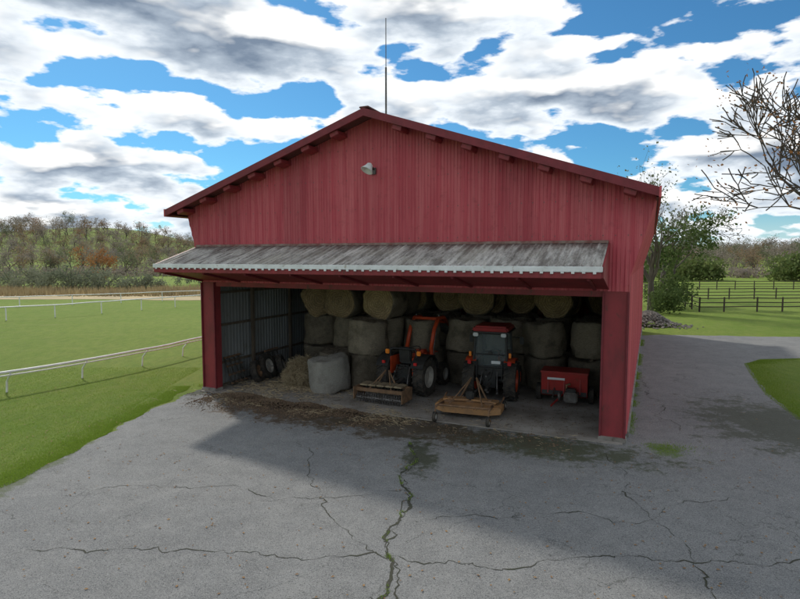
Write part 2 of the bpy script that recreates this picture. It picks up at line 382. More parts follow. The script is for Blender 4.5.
HAYM=M('loose_hay',(.48,.39,.24),(.28,.21,.12),.95,scale=9)
mkobj('hay_strands',vs,fs,HAYM,hp)
vs=[];fs=[];lathe(vs,fs,[(.56,0),(.58,.3),(.46,.6),(.25,.78),(0,.84)],20,'Z'); mkobj('hay_core',vs,fs,M('hay_core',(.2,.15,.08),(.12,.09,.05),.95,scale=9),hp,True)

for k,(s,v,rz) in enumerate(((.55,1.25,.08),(.95,3.1,.1))):
    h=empty('harrow_section',L(s,v,.05),ANG+rz); h.rotation_euler=(0,-.32,ANG+rz)
    for y in (-.42,-.14,.14,.42): box(h,'bar',(0,y,.55),(.05,.06,1.1),STEEL)
    for z in (.08,.4,.72,1.05): box(h,'crossbar',(.045,0,z),(.05,1.0,.07),RUST)
    for y in (-.42,-.14,.14,.42):
        for z in (.1,.42,.74,1.03): tube(h,'tooth',[(0,y,z),(.22,y,z-.03)],.016,STEEL,6)
for (s,v,rr,rz,rm) in ((1.0,1.75,.42,.35,RUST),(.95,2.45,.5,.15,RIM),(1.3,2.9,.45,.5,RIM)):
    t=empty('spare_tyre',L(s,v,.03+rr*.96),ANG+rz); t.rotation_euler=(0,-.3,ANG+rz); wheel(t,'tyre',(0,0,0),rr,.24,.55,True,rm)

# ---------------- tractors ----------------
def fender(p,name,x,w,R0,a0,a1,mat,cy=0,cz=.66):
    vs=[];n=12
    for i in range(n+1):
        a=math.radians(a0+(a1-a0)*i/n)
        for rr in (R0,R0+.03):
            for xx in (x-w/2,x+w/2): vs.append((xx,cy+rr*math.cos(a),cz+rr*math.sin(a)))
    fs=[]
    for i in range(n):
        b=4*i; fs+=[(b,b+1,b+5,b+4),(b+2,b+3,b+7,b+6),(b,b+2,b+6,b+4),(b+1,b+3,b+7,b+5)]
    fs+=[(0,1,3,2),(4*n,4*n+1,4*n+3,4*n+2)]
    mkobj(name,vs,fs,mat,p)
def tractor(name,loc,rz,cab):
    p=empty(name,loc,rz)
    for sx in (-1,1):
        wheel(p,'rear_wheel',(sx*.68,0,.66),.66,.40,rim=RIM if not cab else ORANGE)
        wheel(p,'front_wheel',(sx*.6,1.8,.42),.42,.26,rim=RIM if not cab else ORANGE)
        tube(p,'rear_axle',[(0,0,.66),(sx*.6,0,.66)],.11,BLACK); tube(p,'front_axle',[(0,1.8,.45),(sx*.55,1.8,.42)],.07,BLACK)
        fender(p,'fender',sx*(.66 if not cab else .64),.46 if not cab else .36,.74,15,118 if cab else 150,BLACK if not cab else ORANGE)
        box(p,'fender_inner',(sx*.42,.02,1.05),(.03,.95,.6),ORANGE if not cab else BLACK,bev=.02)
        box(p,'step',(sx*.55,.95,.5),(.3,.3,.05),BLACK)
        tube(p,'lower_link',[(sx*.22,-.1,.5),(sx*.36,-.95,.42)],.035,STEEL)
        tube(p,'lift_rod',[(sx*.3,-.62,.45),(sx*.24,-.3,1.0)],.022,STEEL)
        tube(p,'lift_arm',[(sx*.2,-.05,1.02),(sx*.24,-.32,1.0)],.035,BLACK)
        tube(p,'hydraulic_hose',[(sx*.1,-.3,1.0),(sx*.14,-.5,1.1),(sx*.12,-.7,.85),(sx*.05,-.9,.8)],.013,BLACK,6)
    box(p,'transmission',(0,.45,.66),(.46,1.5,.46),BLACK,bev=.05)
    box(p,'rear_housing',(0,-.12,.78),(.5,.4,.55),BLACK,bev=.06)
    tube(p,'pto_shaft',[(0,-.3,.6),(0,-.95,.5)],.05,STEEL); tube(p,'top_link',[(0,-.3,.95),(0,-.95,.95)],.028,STEEL)
    box(p,'drawbar',(0,-.42,.36),(.09,.5,.05),STEEL)
    box(p,'hood',(0,1.55,1.1),(.62,1.35,.6),ORANGE,bev=.12,taper=(.86,.96))
    box(p,'grille',(0,2.24,1.02),(.46,.03,.42),BLACK); box(p,'front_weight',(0,2.35,.6),(.5,.2,.3),BLACK)
    for sx in (-1,1): box(p,'hood_vent',(sx*.3,1.7,1.0),(.03,.7,.24),BLACK); box(p,'headlight',(sx*.17,2.24,1.22),(.15,.03,.09),LAMP)
    box(p,'floor',(0,.6,.86),(.98,.75,.06),BLACK)
    box(p,'seat',(0,.1,1.15),(.5,.48,.14),BLACK,bev=.05); box(p,'seat_back',(0,-.15,1.42),(.46,.12,.5),BLACK,rot=(.12,0,0),bev=.05)
    tube(p,'steering_column',[(0,.95,1.0),(0,.68,1.42)],.03,BLACK)
    c=Vector((0,.66,1.46)); ring=[c+Vector((.19*math.cos(t),.19*math.sin(t)*.85,.19*math.sin(t)*.5)) for t in [i*math.pi/8 for i in range(17)]]
    tube(p,'steering_wheel',ring,.016,BLACK,6)
    if cab:
        zt=2.28
        C={'rl':(-.56,-.32),'rr':(.56,-.32),'ml':(-.64,.35),'mr':(.64,.35),'fl':(-.5,1.0),'fr':(.5,1.0)}
        top={'rl':(-.5,-.22),'rr':(.5,-.22),'ml':(-.56,.33),'mr':(.56,.33),'fl':(-.47,.85),'fr':(.47,.85)}
        zb={'rl':1.12,'rr':1.12,'ml':.9,'mr':.9,'fl':.9,'fr':.9}
        for k in C: tube(p,'cab_pillar',[(*C[k],zb[k]),(*top[k],zt)],.042,BLACK,8)
        def pane(nm,a,b):
            A=Vector((*C[a],zb[a]+.03));B=Vector((*C[b],zb[b]+.03));Cc=Vector((*top[b],zt));D=Vector((*top[a],zt))
            mkobj(nm,[A,B,Cc,D],[(0,1,2,3)],GLASS,p)
        pane('rear_window','rl','rr'); pane('side_window','rl','ml'); pane('door_glass','ml','fl'); pane('side_window','rr','mr'); pane('door_glass','mr','fr'); pane('windshield','fl','fr')
        tube(p,'rear_sill',[(-.56,-.32,1.14),(.56,-.32,1.14)],.04,BLACK,8)
        tube(p,'rear_window_rail',[(-.54,-.29,1.55),(.54,-.29,1.55)],.02,BLACK,8)
        tube(p,'rear_header',[(-.5,-.22,zt-.03),(.5,-.22,zt-.03)],.04,BLACK,8)
        box(p,'cab_rear_panel',(0,-.3,.98),(1.0,.06,.28),BLACK)
        box(p,'cab_roof',(0,.32,zt+.11),(1.26,1.45,.2),REDP,bev=.08,taper=(.88,.9))
        box(p,'roof_lip',(0,.32,zt+.01),(1.28,1.47,.05),BLACK,bev=.02)
        for sx in (-1,1):
            box(p,'work_light',(sx*.46,-.44,zt-.06),(.17,.08,.12),LAMP,bev=.02)
            box(p,'tail_light',(sx*.66,-.45,1.30),(.12,.06,.14),REDLENS); box(p,'turn_signal',(sx*.66,-.34,1.55),(.08,.05,.16),TAIL)
            tube(p,'mirror_arm',[(sx*.55,.85,2.0),(sx*.85,.8,2.0)],.014,BLACK,6); box(p,'mirror',(sx*.88,.8,1.9),(.14,.04,.26),BLACK)
        box(p,'number_plate',(.2,-.34,1.3),(.3,.02,.1),WHITE)
        box(p,'wiper_box',(0,-.32,1.62),(.14,.06,.1),BLACK)
    else:
        for sx in (-1,1):
            tube(p,'rops_post',[(sx*.5,-.28,.8),(sx*.5,-.3,1.55),(sx*.44,-.3,1.62)],.035,BLACK,8)
            box(p,'warning_light',(sx*.6,-.34,1.5),(.15,.07,.16),TAIL,bev=.02)
            box(p,'tail_light',(sx*.6,-.62,1.18),(.12,.06,.1),REDLENS)
            tube(p,'loader_tower',[(sx*.46,1.05,.6),(sx*.48,1.0,1.5)],.07,ORANGE,8)
            tube(p,'loader_arm',[(sx*.48,.95,1.45),(sx*.48,1.25,2.15),(sx*.48,1.6,2.5),(sx*.48,2.1,2.5),(sx*.48,2.8,2.1)],.075,ORANGE,8)
            tube(p,'loader_cylinder',[(sx*.44,1.1,.85),(sx*.46,1.55,2.3)],.035,STEEL,8)
            tube(p,'bucket_cylinder',[(sx*.46,1.7,2.6),(sx*.46,2.65,2.45)],.03,STEEL,8)
        tube(p,'rops_bar',[(-.45,-.3,1.62),(.45,-.3,1.62)],.035,BLACK,8)
        tube(p,'loader_cross_tube',[(-.48,1.6,2.49),(.48,1.6,2.49)],.06,ORANGE,8); tube(p,'loader_cross_tube',[(-.48,2.5,2.28),(.48,2.5,2.28)],.05,ORANGE,8)
        vs=[];pr=[(2.8,2.35),(2.85,1.9),(3.0,1.75),(3.45,1.75)]
        for x in (-.75,.75):
            for y,z in pr: vs.append((x,y,z))
        mkobj('loader_bucket',vs,[(0,1,5,4),(1,2,6,5),(2,3,7,6),(0,1,2,3),(4,5,6,7)],STEEL,p)
    return p
tb=tractor('cab_tractor',L(9.83,2.95,.03),math.radians(-20),True)
ta=tractor('loader_tractor',L(6.95,2.45,.03),math.radians(-27),False)

mw=empty('finish_mower',L(9.72,.85,.03),math.radians(-20))
deck=[(-1.0,-.35),(-1.0,.25),(-.6,.55),(.6,.55),(1.0,.25),(1.0,-.35),(.65,-.6),(-.65,-.6)]
vs=[(x,y,.16) for x,y in deck]+[(x,y,.32) for x,y in deck]+[(x*.93,y*.9,.36) for x,y in deck]
fs=[]
for i in range(8):
    j=(i+1)%8; fs+=[(i,j,8+j,8+i),(8+i,8+j,16+j,16+i)]
fs.append(tuple(16+i for i in range(8)))
mkobj('deck',vs,fs,MOWY,mw)
for x,y in ((-.62,-.02),(0,.15),(.62,-.02)):
    vs=[];fs=[];lathe(vs,fs,[(.17,.36),(.17,.41),(.07,.43),(.07,.5),(0,.5)],20,'Z'); o=mkobj('spindle',vs,fs,RUST,mw); o.location=(x,y,0)
box(mw,'belt_cover',(-.45,.1,.42),(.8,.32,.06),MOWY,rot=(0,0,.2)); box(mw,'belt_cover',(.45,.1,.425),(.8,.32,.06),MOWY,rot=(0,0,-.2))
box(mw,'gearbox',(0,.1,.58),(.26,.3,.24),BLACK,bev=.04)
for sx in (-1,1):
    tube(mw,'a_frame',[(sx*.4,.5,.38),(sx*.08,.55,1.0)],.03,RUST,8); tube(mw,'brace',[(sx*.08,.55,1.0),(sx*.5,-.55,.4)],.022,RUST,8)
    tube(mw,'side_rail',[(sx*.75,-.3,.38),(sx*.78,-.85,.42),(sx*.78,-1.0,.42)],.035,RUST,8)
    tube(mw,'caster_fork',[(sx*.78,-1.0,.44),(sx*.78,-1.08,.3),(sx*.85,-1.12,.15)],.022,RUST,8)
    wheel(mw,'caster_wheel',(sx*.78,-1.12,.15),.15,.1,.5,False)
    tube(mw,'side_rail',[(sx*.9,.3,.35),(sx*.92,.7,.42)],.03,RUST,8); wheel(mw,'caster_wheel',(sx*.92,.78,.15),.15,.1,.5,False)
tube(mw,'rear_bar',[(-.8,-.8,.42),(.8,-.8,.42)],.035,RUST,8)
pv=empty('landscape_rake',L(6.7,1.25,.03),math.radians(-25))
box(pv,'main_beam',(0,0,.5),(1.75,.1,.1),RUST); box(pv,'rear_beam',(0,-.45,.42),(1.75,.08,.12),RUST)
for sx in (-1,1):
    box(pv,'side_plate',(sx*.87,-.25,.32),(.03,.8,.42),RUST,bev=.005)
    tube(pv,'a_frame',[(sx*.35,.05,.5),(sx*.06,.1,1.0)],.028,RUST,8); tube(pv,'brace',[(sx*.06,.1,1.0),(sx*.4,-.45,.45)],.02,RUST,8)
for i in range(15):
    x=-.8+i*1.6/14
    tube(pv,'tine',[(x,0,.5),(x,-.1,.38),(x,-.12,.2),(x,0,.05)],.016,STEEL,6)
vs=[];fs=[]
tubeverts([(-.82,-.5,.17),(.82,-.5,.17)],[.07,.07],14,vs,fs)
for i in range(18):
    x=-.8+i*1.6/17
    for k in range(8):
        t=k*math.pi/4+i*.2; tubeverts([(x,-.5,.17),(x,-.5+.15*math.cos(t),.17+.15*math.sin(t))],[.018,.012],5,vs,fs)
mkobj('spiked_roller',vs,fs,STEEL,pv)
PLK=M('plank_wood',(.34,.27,.17),(.2,.15,.09),.9,scale=5,c3=(.1,.08,.05))
for i in range(5): box(pv,'weight_plank',(-.62+i*.31,-.2,.57+.004*i),(.28,.5,.05),PLK,rot=(0,0,U(-.05,.05)))

sp=empty('red_drop_spreader',L(12.15,3.6,.03),math.radians(-22))
vs=[];pr=[(-.38,.30),(-.44,1.0),(.42,1.0),(.38,.30),(.18,.2),(-.18,.2)]
for x in (-.72,.72):
    for y,z in pr: vs.append((x,y,z))
mkobj('hopper',vs,[(i,(i+1)%6,6+(i+1)%6,6+i) for i in range(6)if i!=1]+[tuple(range(6)),tuple(range(6,12))],REDP,sp)
box(sp,'lid',(0,0,1.03),(1.5,.94,.06),REDP,bev=.02)
box(sp,'lower_skirt',(0,-.40,.36),(1.4,.03,.14),BLACK,rot=(-.09,0,0)); box(sp,'label_strip',(-.25,-.437,.82),(.55,.012,.07),WHITE,rot=(-.085,0,0),bev=0)
for x in (-.5,0,.5): box(sp,'stiffener_rib',(x,-.43,.66),(.04,.03,.62),REDP,rot=(-.085,0,0),bev=.005)
for sx in (-1,1): wheel(sp,'wheel',(sx*.83,0,.28),.28,.16,.5,True); tube(sp,'handle',[(sx*.3,-.4,.5),(sx*.3,-.85,.3)],.025,STEEL,8)
tube(sp,'axle',[(-.83,0,.28),(.83,0,.28)],.03,STEEL)
box(sp,'engine',(.25,-.72,.34),(.42,.38,.32),STEEL,bev=.04); box(sp,'engine_cover',(.25,-.72,.55),(.3,.28,.12),BLACK,bev=.03)
tube(sp,'muffler',[(.1,-.6,.5),(.1,-.6,.68),(.22,-.6,.72)],.04,RUST,8)
vs=[];fs=[];lathe(vs,fs,[(.14,-.04),(.15,0),(.14,.04),(0,.05)],18,'X'); o=mkobj('pulley',vs,fs,STEEL,sp); o.location=(-.1,-.72,.34)
tube(sp,'tow_bar',[(0,-.4,.35),(-.3,-1.2,.12)],.03,REDP)
lt=empty('leaning_timber_stack')
for i in range(7):
    tube(lt,'timber',[L(12.9+U(-.5,.3),4.6+U(-.2,.3),.03),L(13.4+U(-.3,.2),5.2,U(2.4,3.3))],.06,WOOD,6)

# ---------------- ground ----------------
def sstep(a,b,x): t=max(0,min(1,(x-a)/(b-a))); return t*t*(3-2*t)
def gh(x,y):
    r=math.hypot(x,y); k=sstep(150,440,r)
    left=1+.55*sstep(0,-200,x)
    return k*left*(9+10*mnoise.noise(Vector((x/130,y/130,1))))
vs=[(0,0,0)];fs=[];seg=144
rad=[3,8,15,25,40,60,80,100,120,140,165,190,220,250,290,330,370,420,480,600,800,1200,2000,3500]
for r in rad:
    for k in range(seg):
        t=2*math.pi*k/seg; x,y=r*math.cos(t),r*math.sin(t); vs.append((x,y,gh(x,y)))
for k in range(seg): fs.append((0,1+k,1+(k+1)%seg))
for i in range(len(rad)-1):
    for k in range(seg):
        a=1+i*seg; b=a+seg; k2=(k+1)%seg; fs.append((a+k,b+k,b+k2,a+k2))
G,nt,b=newmat('grass_lawn'); v=coords(nt)
f1=noise(nt,v,.09,4); f2=noise(nt,v,.8,7,.7); f3=noise(nt,v,14,5,.75); f4=noise(nt,v,55,3,.8); f5=noise(nt,coords(nt,(1,.35,1)),3.2,6,.7)
c=mixc(nt,ramp(nt,f1,[(.38,0.0),(.62,1.0)]),(.16,.25,.03),(.24,.31,.055))
c=mixc(nt,ramp(nt,f2,[(.4,0.0),(.68,.8)]),c,(.28,.30,.08))
c=mixc(nt,ramp(nt,f5,[(.42,0.0),(.66,.7)]),c,(.11,.185,.03))
c=mixc(nt,ramp(nt,f3,[(.35,0.0),(.7,.7)]),c,(.085,.15,.02))
c=mixc(nt,ramp(nt,f4,[(.45,0.0),(.75,.6)]),c,(.35,.40,.12))
f6=noise(nt,v,.5,8,.8); c=mixc(nt,ramp(nt,f6,[(.60,0.0),(.72,.65)]),c,(.27,.23,.11))
nt.links.new(c,b.inputs['Base Color']); b.inputs['Roughness'].default_value=.9; b.inputs['Specular IOR Level'].default_value=.1
bump(nt,b,mathn(nt,'ADD',f3,f4),.9,.05)
mkobj('ground',vs,fs,G,None,True)

A,nt,b=newmat('old_asphalt'); v=coords(nt)
n1=noise(nt,v,.22,5,.6,.5); n2=noise(nt,v,1.6,8,.7); n3=noise(nt,v,60,3,.8); n4=noise(nt,v,7,8,.75); n6=noise(nt,v,.55,9,.72,.8); n7=noise(nt,coords(nt,(1,1,1)),22,6,.8)
c=mixc(nt,ramp(nt,n1,[(.35,0.0),(.65,1.0)]),(.135,.14,.142),(.20,.203,.196))
c=mixc(nt,ramp(nt,n6,[(.44,0.0),(.60,.75)]),c,(.225,.225,.215))
c=mixc(nt,ramp(nt,n2,[(.42,0.0),(.68,.75)]),c,(.095,.098,.098))
c=mixc(nt,ramp(nt,n4,[(.5,0.0),(.70,.6)]),c,(.25,.25,.235))
c=mixc(nt,ramp(nt,n7,[(.48,0.0),(.66,.7)]),c,(.075,.077,.077))
c=mixc(nt,ramp(nt,n3,[(.42,0.0),(.66,.75)]),c,(.36,.355,.34))
n5=noise(nt,v,38,2,.6); c=mixc(nt,ramp(nt,n5,[(.32,.75),(.42,0.0)]),c,(.04,.04,.04))
wv=N(nt,'ShaderNodeVectorMath',operation='ADD'); nn=N(nt,'ShaderNodeTexNoise'); nn.inputs['Scale'].default_value=1.8; nn.inputs['Detail'].default_value=8
nt.links.new(v,nn.inputs['Vector']); sc=N(nt,'ShaderNodeVectorMath',operation='SCALE'); sc.inputs['Scale'].default_value=.9
nt.links.new(nn.outputs['Color'],sc.inputs[0]); nt.links.new(v,wv.inputs[0]); nt.links.new(sc.outputs[0],wv.inputs[1])
for scl,th,mk in ((.33,.004,.44),(1.1,.009,.55)):
    vo=N(nt,'ShaderNodeTexVoronoi',feature='DISTANCE_TO_EDGE'); vo.inputs['Scale'].default_value=scl; nt.links.new(wv.outputs[0],vo.inputs['Vector'])
    cr=ramp(nt,vo.outputs['Distance'],[(0.0,1.0),(th,0.0)]); mm=noise(nt,v,.5 if scl<1 else .28,3); mm=ramp(nt,mm,[(mk,0.0),(mk+.1,.65)])
    c=mixc(nt,mathn(nt,'MULTIPLY',cr,mm),c,(.04,.042,.035))
def stain(c,x,y,r,col,amt,sx=1,sy=1,rot=0):
    mp=N(nt,'ShaderNodeMapping'); mp.vector_type='TEXTURE'; mp.inputs['Location'].default_value=(x,y,0); mp.inputs['Rotation'].default_value=(0,0,rot); mp.inputs['Scale'].default_value=(sx,sy,1)
    nt.links.new(v,mp.inputs[0]); ln=N(nt,'ShaderNodeVectorMath',operation='LENGTH'); nt.links.new(mp.outputs[0],ln.inputs[0])
    d=mathn(nt,'ADD',ln.outputs['Value'],mathn(nt,'MULTIPLY',mathn(nt,'SUBTRACT',n2,.5),r*3.2))
    d=mathn(nt,'ADD',d,mathn(nt,'MULTIPLY',mathn(nt,'SUBTRACT',n4,.5),r*1.6))
    mr=N(nt,'ShaderNodeMapRange'); mr.inputs['From Min'].default_value=r*1.05; mr.inputs['From Max'].default_value=r*.55; mr.inputs['To Max'].default_value=amt
    nt.links.new(d,mr.inputs['Value']); return mixc(nt,mr.outputs[0],c,col)
c=stain(c,10.8,15.6,2.4,(.055,.06,.035),.75,1.0,1.4)
c=stain(c,8.4,20.5,1.2,(.07,.085,.035),.7,.5,3,ANG)
c=stain(c,3.4,14.0,1.05,(.055,.062,.028),.85,3.4,.95,ANG)
c=stain(c,-3.2,17.2,1.1,(.085,.058,.036),.95,3.4,1.3,ANG)
c=stain(c,-.2,15.7,1.1,(.07,.054,.034),.88,3.4,1.2,ANG)
c=stain(c,-7.3,20.2,1.0,(.045,.05,.027),.85,1.0,1.4)
c=stain(c,.45,13.2,.6,(.045,.05,.025),.85,.8,2.2)
c=stain(c,6.6,13.5,.6,(.10,.15,.03),.8,.7,.9)
c=stain(c,-8.4,14,.45,(.08,.10,.035),.7,1,14,.03)
nt.links.new(c,b.inputs['Base Color']); b.inputs['Roughness'].default_value=.88; b.inputs['Specular IOR Level'].default_value=.25
bump(nt,b,mathn(nt,'ADD',n3,mathn(nt,'MULTIPLY',n7,1.0)),.7,.015)
out=[(-9.2,-14),(-8.7,4),(-8.37,11.4),(-8.14,13),(-7.98,15),(-7.8,17.5),(-7.3,19.9),(-6.6,20.9),(2,25),(11,33),(15.7,34.2),(19,33.9),(23,33.4),(45,33),(80,30),(80,23),(40,24),(26,25.6),(20,26.2),(17,25.9),(15.6,24.8),(14.2,22),(12.9,19.2),(11.9,16.2),(12.2,13.8),(14,10),(20,4),(30,-14)]
pts=[]
for i in range(len(out)):
    a=Vector(out[i]);bq=Vector(out[(i+1)%len(out)]); n=max(1,int((bq-a).length/.12)) if (bq-a).length<16 else 8
    for k in range(n):
        q=a.lerp(bq,k/n); j=.22*mnoise.noise(Vector((q.x*.9,q.y*.9,0)))+.13*mnoise.noise(Vector((q.x*4,q.y*4,3))); pts.append((q.x+j,q.y+j,.004))
bm=bmesh.new(); f=bm.faces.new([bm.verts.new(p) for p in pts]); bmesh.ops.triangulate(bm,faces=[f])
me=bpy.data.meshes.new('driveway'); bm.to_mesh(me); bm.free(); me.materials.append(A); drive=bpy.data.objects.new('asphalt_driveway',me); COL.objects.link(drive)
for pl in me.polygons:
    if pl.normal.z<0: pl.flip()
CR=M('crack_dirt',(.05,.047,.036),(.035,.04,.022),.95,scale=6)
vs=[];fs=[]; crackpts=[]
def crack(pl,w,z=.008,wob=.12,seedo=0):
    P=[]
    for i in range(len(pl)-1):
        a=Vector(pl[i]);bq=Vector(pl[i+1]); n=max(2,int((bq-a).length/.06))
        for k in range(n): P.append(a.lerp(bq,k/n))
    Q=[]
    for q in P:
        o=[]
        for z0 in (0,9):
            o.append(mnoise.noise(Vector((q.x*.8,q.y*.8,seedo+z0)))*wob*2.6+mnoise.noise(Vector((q.x*4,q.y*4,seedo+3+z0)))*wob*.8+mnoise.noise(Vector((q.x*13,q.y*13,seedo+5+z0)))*wob*.35)
        Q.append(Vector((q.x+o[0],q.y+o[1])))
    b0=len(vs)
    for i,q in enumerate(Q):
        d=(Q[min(i+1,len(Q)-1)]-Q[max(0,i-1)]).normalized(); nrm=Vector((-d.y,d.x)); ww=w*max(.12,(.3+1.4*mnoise.noise(Vector((i*.11,seedo,0)))+.6*mnoise.noise(Vector((i*.9,seedo,4)))+.25*R()))
        if i in(0,len(Q)-1): ww=.001
        vs.append((q.x+nrm.x*ww,q.y+nrm.y*ww,z)); vs.append((q.x-nrm.x*ww,q.y-nrm.y*ww,z))
        crackpts.append((q,w))
    for i in range(len(Q)-1): fs.append((b0+2*i,b0+2*i+1,b0+2*i+3,b0+2*i+2))
crack([(.45,14.2),(.37,13.2),(.15,10.8),(-.24,8.5),(-.4,7.2),(-.5,4)],.055,.008,.14,1)
crack([(.40,13.9),(.30,12.2),(.10,10.2),(-.20,8.3),(-.34,6)],.02,.0082,.2,21)
crack([(-7.6,8.6),(-4,8.9),(-1,8.6),(1.5,8.3),(4,8.7),(7.5,8.2)],.016,.0085,.16,2)
crack([(-.2,8.6),(-1.5,10.3),(-1.8,12.2),(-2.6,14.5)],.014,.009,.15,3)
crack([(.2,11.2),(-2.2,10.8),(-4.2,11.6),(-6.5,11.2)],.010,.0095,.16,4)
crack([(5.2,13.2),(4.6,11),(4.7,9),(4.2,6)],.013,.010,.15,5)
crack([(.1,9.8),(2,10.2),(3.8,9.8),(6.5,10.8)],.010,.0105,.15,6)
crack([(7.8,15),(8.3,18),(10,23),(11.5,28)],.014,.011,.2,7)
crack([(-2.6,7.0),(-1,7.6),(1.2,7.0),(3.4,7.4)],.010,.0115,.14,8)
mkobj('surface_cracks',vs,fs,CR,drive)
def blades(name,places,mat,h0=.04,h1=.1):
    vs=[];fs=[]
    for x,y,z,hs in places:
        h=U(h0,h1)*hs; a=U(0,6.28); w=(.004+.003*R()); dx,dy=math.cos(a)*w,math.sin(a)*w; lx,ly=U(-.7,.7)*h,U(-.7,.7)*h
        b0=len(vs); vs+=[(x-dx,y-dy,z),(x+dx,y+dy,z),(x+lx,y+ly,z+h)]; fs.append((b0,b0+1,b0+2))
    return mkobj(name,vs,fs,mat)
pl=[]
for q,w in crackpts:
    if w>.04:
        for _ in range(9):
            if mnoise.noise(Vector((q.x*2,q.y*2,5)))>0: pl.append((q.x+U(-.04,.04),q.y+U(-.04,.04),.008,.35))
for _ in range(36000):
    y=U(7,20.5)
    x0=-8.37+(y-11.4)*.062
    x=x0+.3*mnoise.noise(Vector((x0*.9,y*.9,0)))-abs(random.gauss(0,.4))+.12
    pl.append((x,y,0,.5))
for _ in range(70000):
    y=U(9,24); x=-8.6-R()**1.3*8; pl.append((x,y,0,.36))
for _ in range(9000):
    v_=U(.3,14); s_=U(-.9,-.05)*R(); q=L(s_-.03,v_); pl.append((q.x,q.y,0,1.1))
for _ in range(5000):
    t=R()**.8; q=L(W+.06+U(0,.22)*R(),.3+t*20)
    if mnoise.noise(Vector((q.x,q.y,2)))>-.05: pl.append((q.x,q.y,.004,.9))
edge=[(20,26.2),(17,25.9),(15.6,24.8),(14.2,22),(12.9,19.2),(11.9,16.2)]
for _ in range(20000):
    i=random.randrange(5); a=Vector(edge[i]);bq=Vector(edge[i+1]); q=a.lerp(bq,R()); pl.append((q.x-.15+abs(random.gauss(0,.7)),q.y,0,.5))
for _ in range(700):
    pl.append((6.75+random.gauss(0,.3),13.75+random.gauss(0,.2),.004,.5))
blades('grass_blades',pl,LF_Y)
vs=[];fs=[]
def clod(x,y,z,r):
    b0=len(vs)
    for d in ((1,0,0),(-1,0,0),(0,1,0),(0,-1,0),(0,0,.8),(0,0,-.5)): vs.append((x+d[0]*r*U(.6,1.3),y+d[1]*r*U(.6,1.3),z+d[2]*r*U(.5,1.1)))
    for q in ((0,2,4),(2,1,4),(1,3,4),(3,0,4),(2,0,5),(1,2,5),(3,1,5),(0,3,5)): fs.append(tuple(b0+j for j in q))
for _ in range(13000):
    s=U(.8,7.6) if R()<.8 else U(0.8,13); vv=-.75+random.gauss(0,.5); dd=mnoise.noise(Vector((s*1.1,vv*1.2,0)))
    if dd<-.15: continue
    q=L(s,vv); clod(q.x,q.y,.01,U(.008,.025) if R()<.95 else U(.03,.05))
for (ms,mv,mr,n) in ((2.1,-.35,.6,3000),(3.5,-.6,.6,2700),(4.8,-.5,.5,1600),(6.3,-.6,.4,900)):
    for _ in range(n):
        a=U(0,6.28); rr=abs(random.gauss(0,mr)); s=ms+rr*1.5*math.cos(a); vv=mv+rr*.6*math.sin(a); q=L(s,vv)
        clod(q.x,q.y,max(.01,.17*math.exp(-(rr/mr)**2)-R()*.04),U(.012,.04))
for _ in range(2600):
    q=L(U(.6,13.3),U(0,3.5)); clod(q.x,q.y,.035,U(.006,.024))
mkobj('dirt_debris',vs,fs,DIRT)
vs=[];fs=[]
for i in range(4200):
    s=U(.8,8.5) if R()<.75 else U(1,13); vv=random.gauss(-.2,.6)
    if mnoise.noise(Vector((s*.9,vv,7)))<-.02: continue
    q=L(s,vv,(.05 if vv>-.2 else .03)+R()*.03); d=Vector((U(-1,1),U(-1,1),U(-.05,.15))).normalized()*U(.02,.08); w=d.orthogonal().normalized()*.003
    b0=len(vs); vs+=[q-d-w,q-d+w,q+d+w,q+d-w]; fs.append((b0,b0+1,b0+2,b0+3))
mkobj('straw_litter',vs,fs,HAYM)
vs=[];fs=[]
for i in range(2600):
    a=U(0,6.28); rr=abs(random.gauss(0,.75)); x=17.4+rr*1.5*math.cos(a); y=39+rr*math.sin(a)
    clod(x,y,max(.02,1.0*math.exp(-(rr/.75)**2*.6)-R()*.12),U(.06,.16))
mkobj('gravel_pile',vs,fs,GRAV)
vs=[];fs=[]
for _ in range(1500):
    x=U(-7.8,12); y=U(6,14) if R()<.5 else U(6,24)
    if R()<.35: x=U(-16,-8); y=U(10,24)
    s=U(.015,.035); a=U(0,6.28); z=.014 if x>-7.8 else .03
    ca,sa=math.cos(a)*s,math.sin(a)*s; b0=len(vs)
    vs+=[(x-ca,y-sa,z),(x+sa*.6,y-ca*.6,z+U(0,.012)),(x+ca,y+sa,z+.004),(x-sa*.6,y+ca*.6,z+U(0,.012))]; fs.append((b0,b0+1,b0+2,b0+3))
mkobj('fallen_leaves',vs,fs,M('dead_leaf',(.30,.18,.07),(.18,.10,.05),.9,scale=2))
vs=[];fs=[];n=40
for i in range(n+1):
    x=-110+i*95/n
    y0=64+1.5*mnoise.noise(Vector((x*.1,0,0)))+(x+60)*-.05; vs+=[(x,y0,.02),(x,y0+22,.02)]
for i in range(n): fs.append((2*i,2*i+2,2*i+3,2*i+1))
mkobj('dry_grass_field',vs,fs,STONEW)
vs=[];fs=[]
for _ in range(9000):
    x=U(-100,-18); y=68+U(0,13); h=U(.5,1.1); a=U(0,3.1); w=.12
    b0=len(vs); vs+=[(x-w*math.cos(a),y-w*math.sin(a),0),(x+w*math.cos(a),y+w*math.sin(a),0),(x+U(-.2,.2),y,h)]; fs.append((b0,b0+1,b0+2))
mkobj('tall_dry_grass',vs,fs,STONEW)

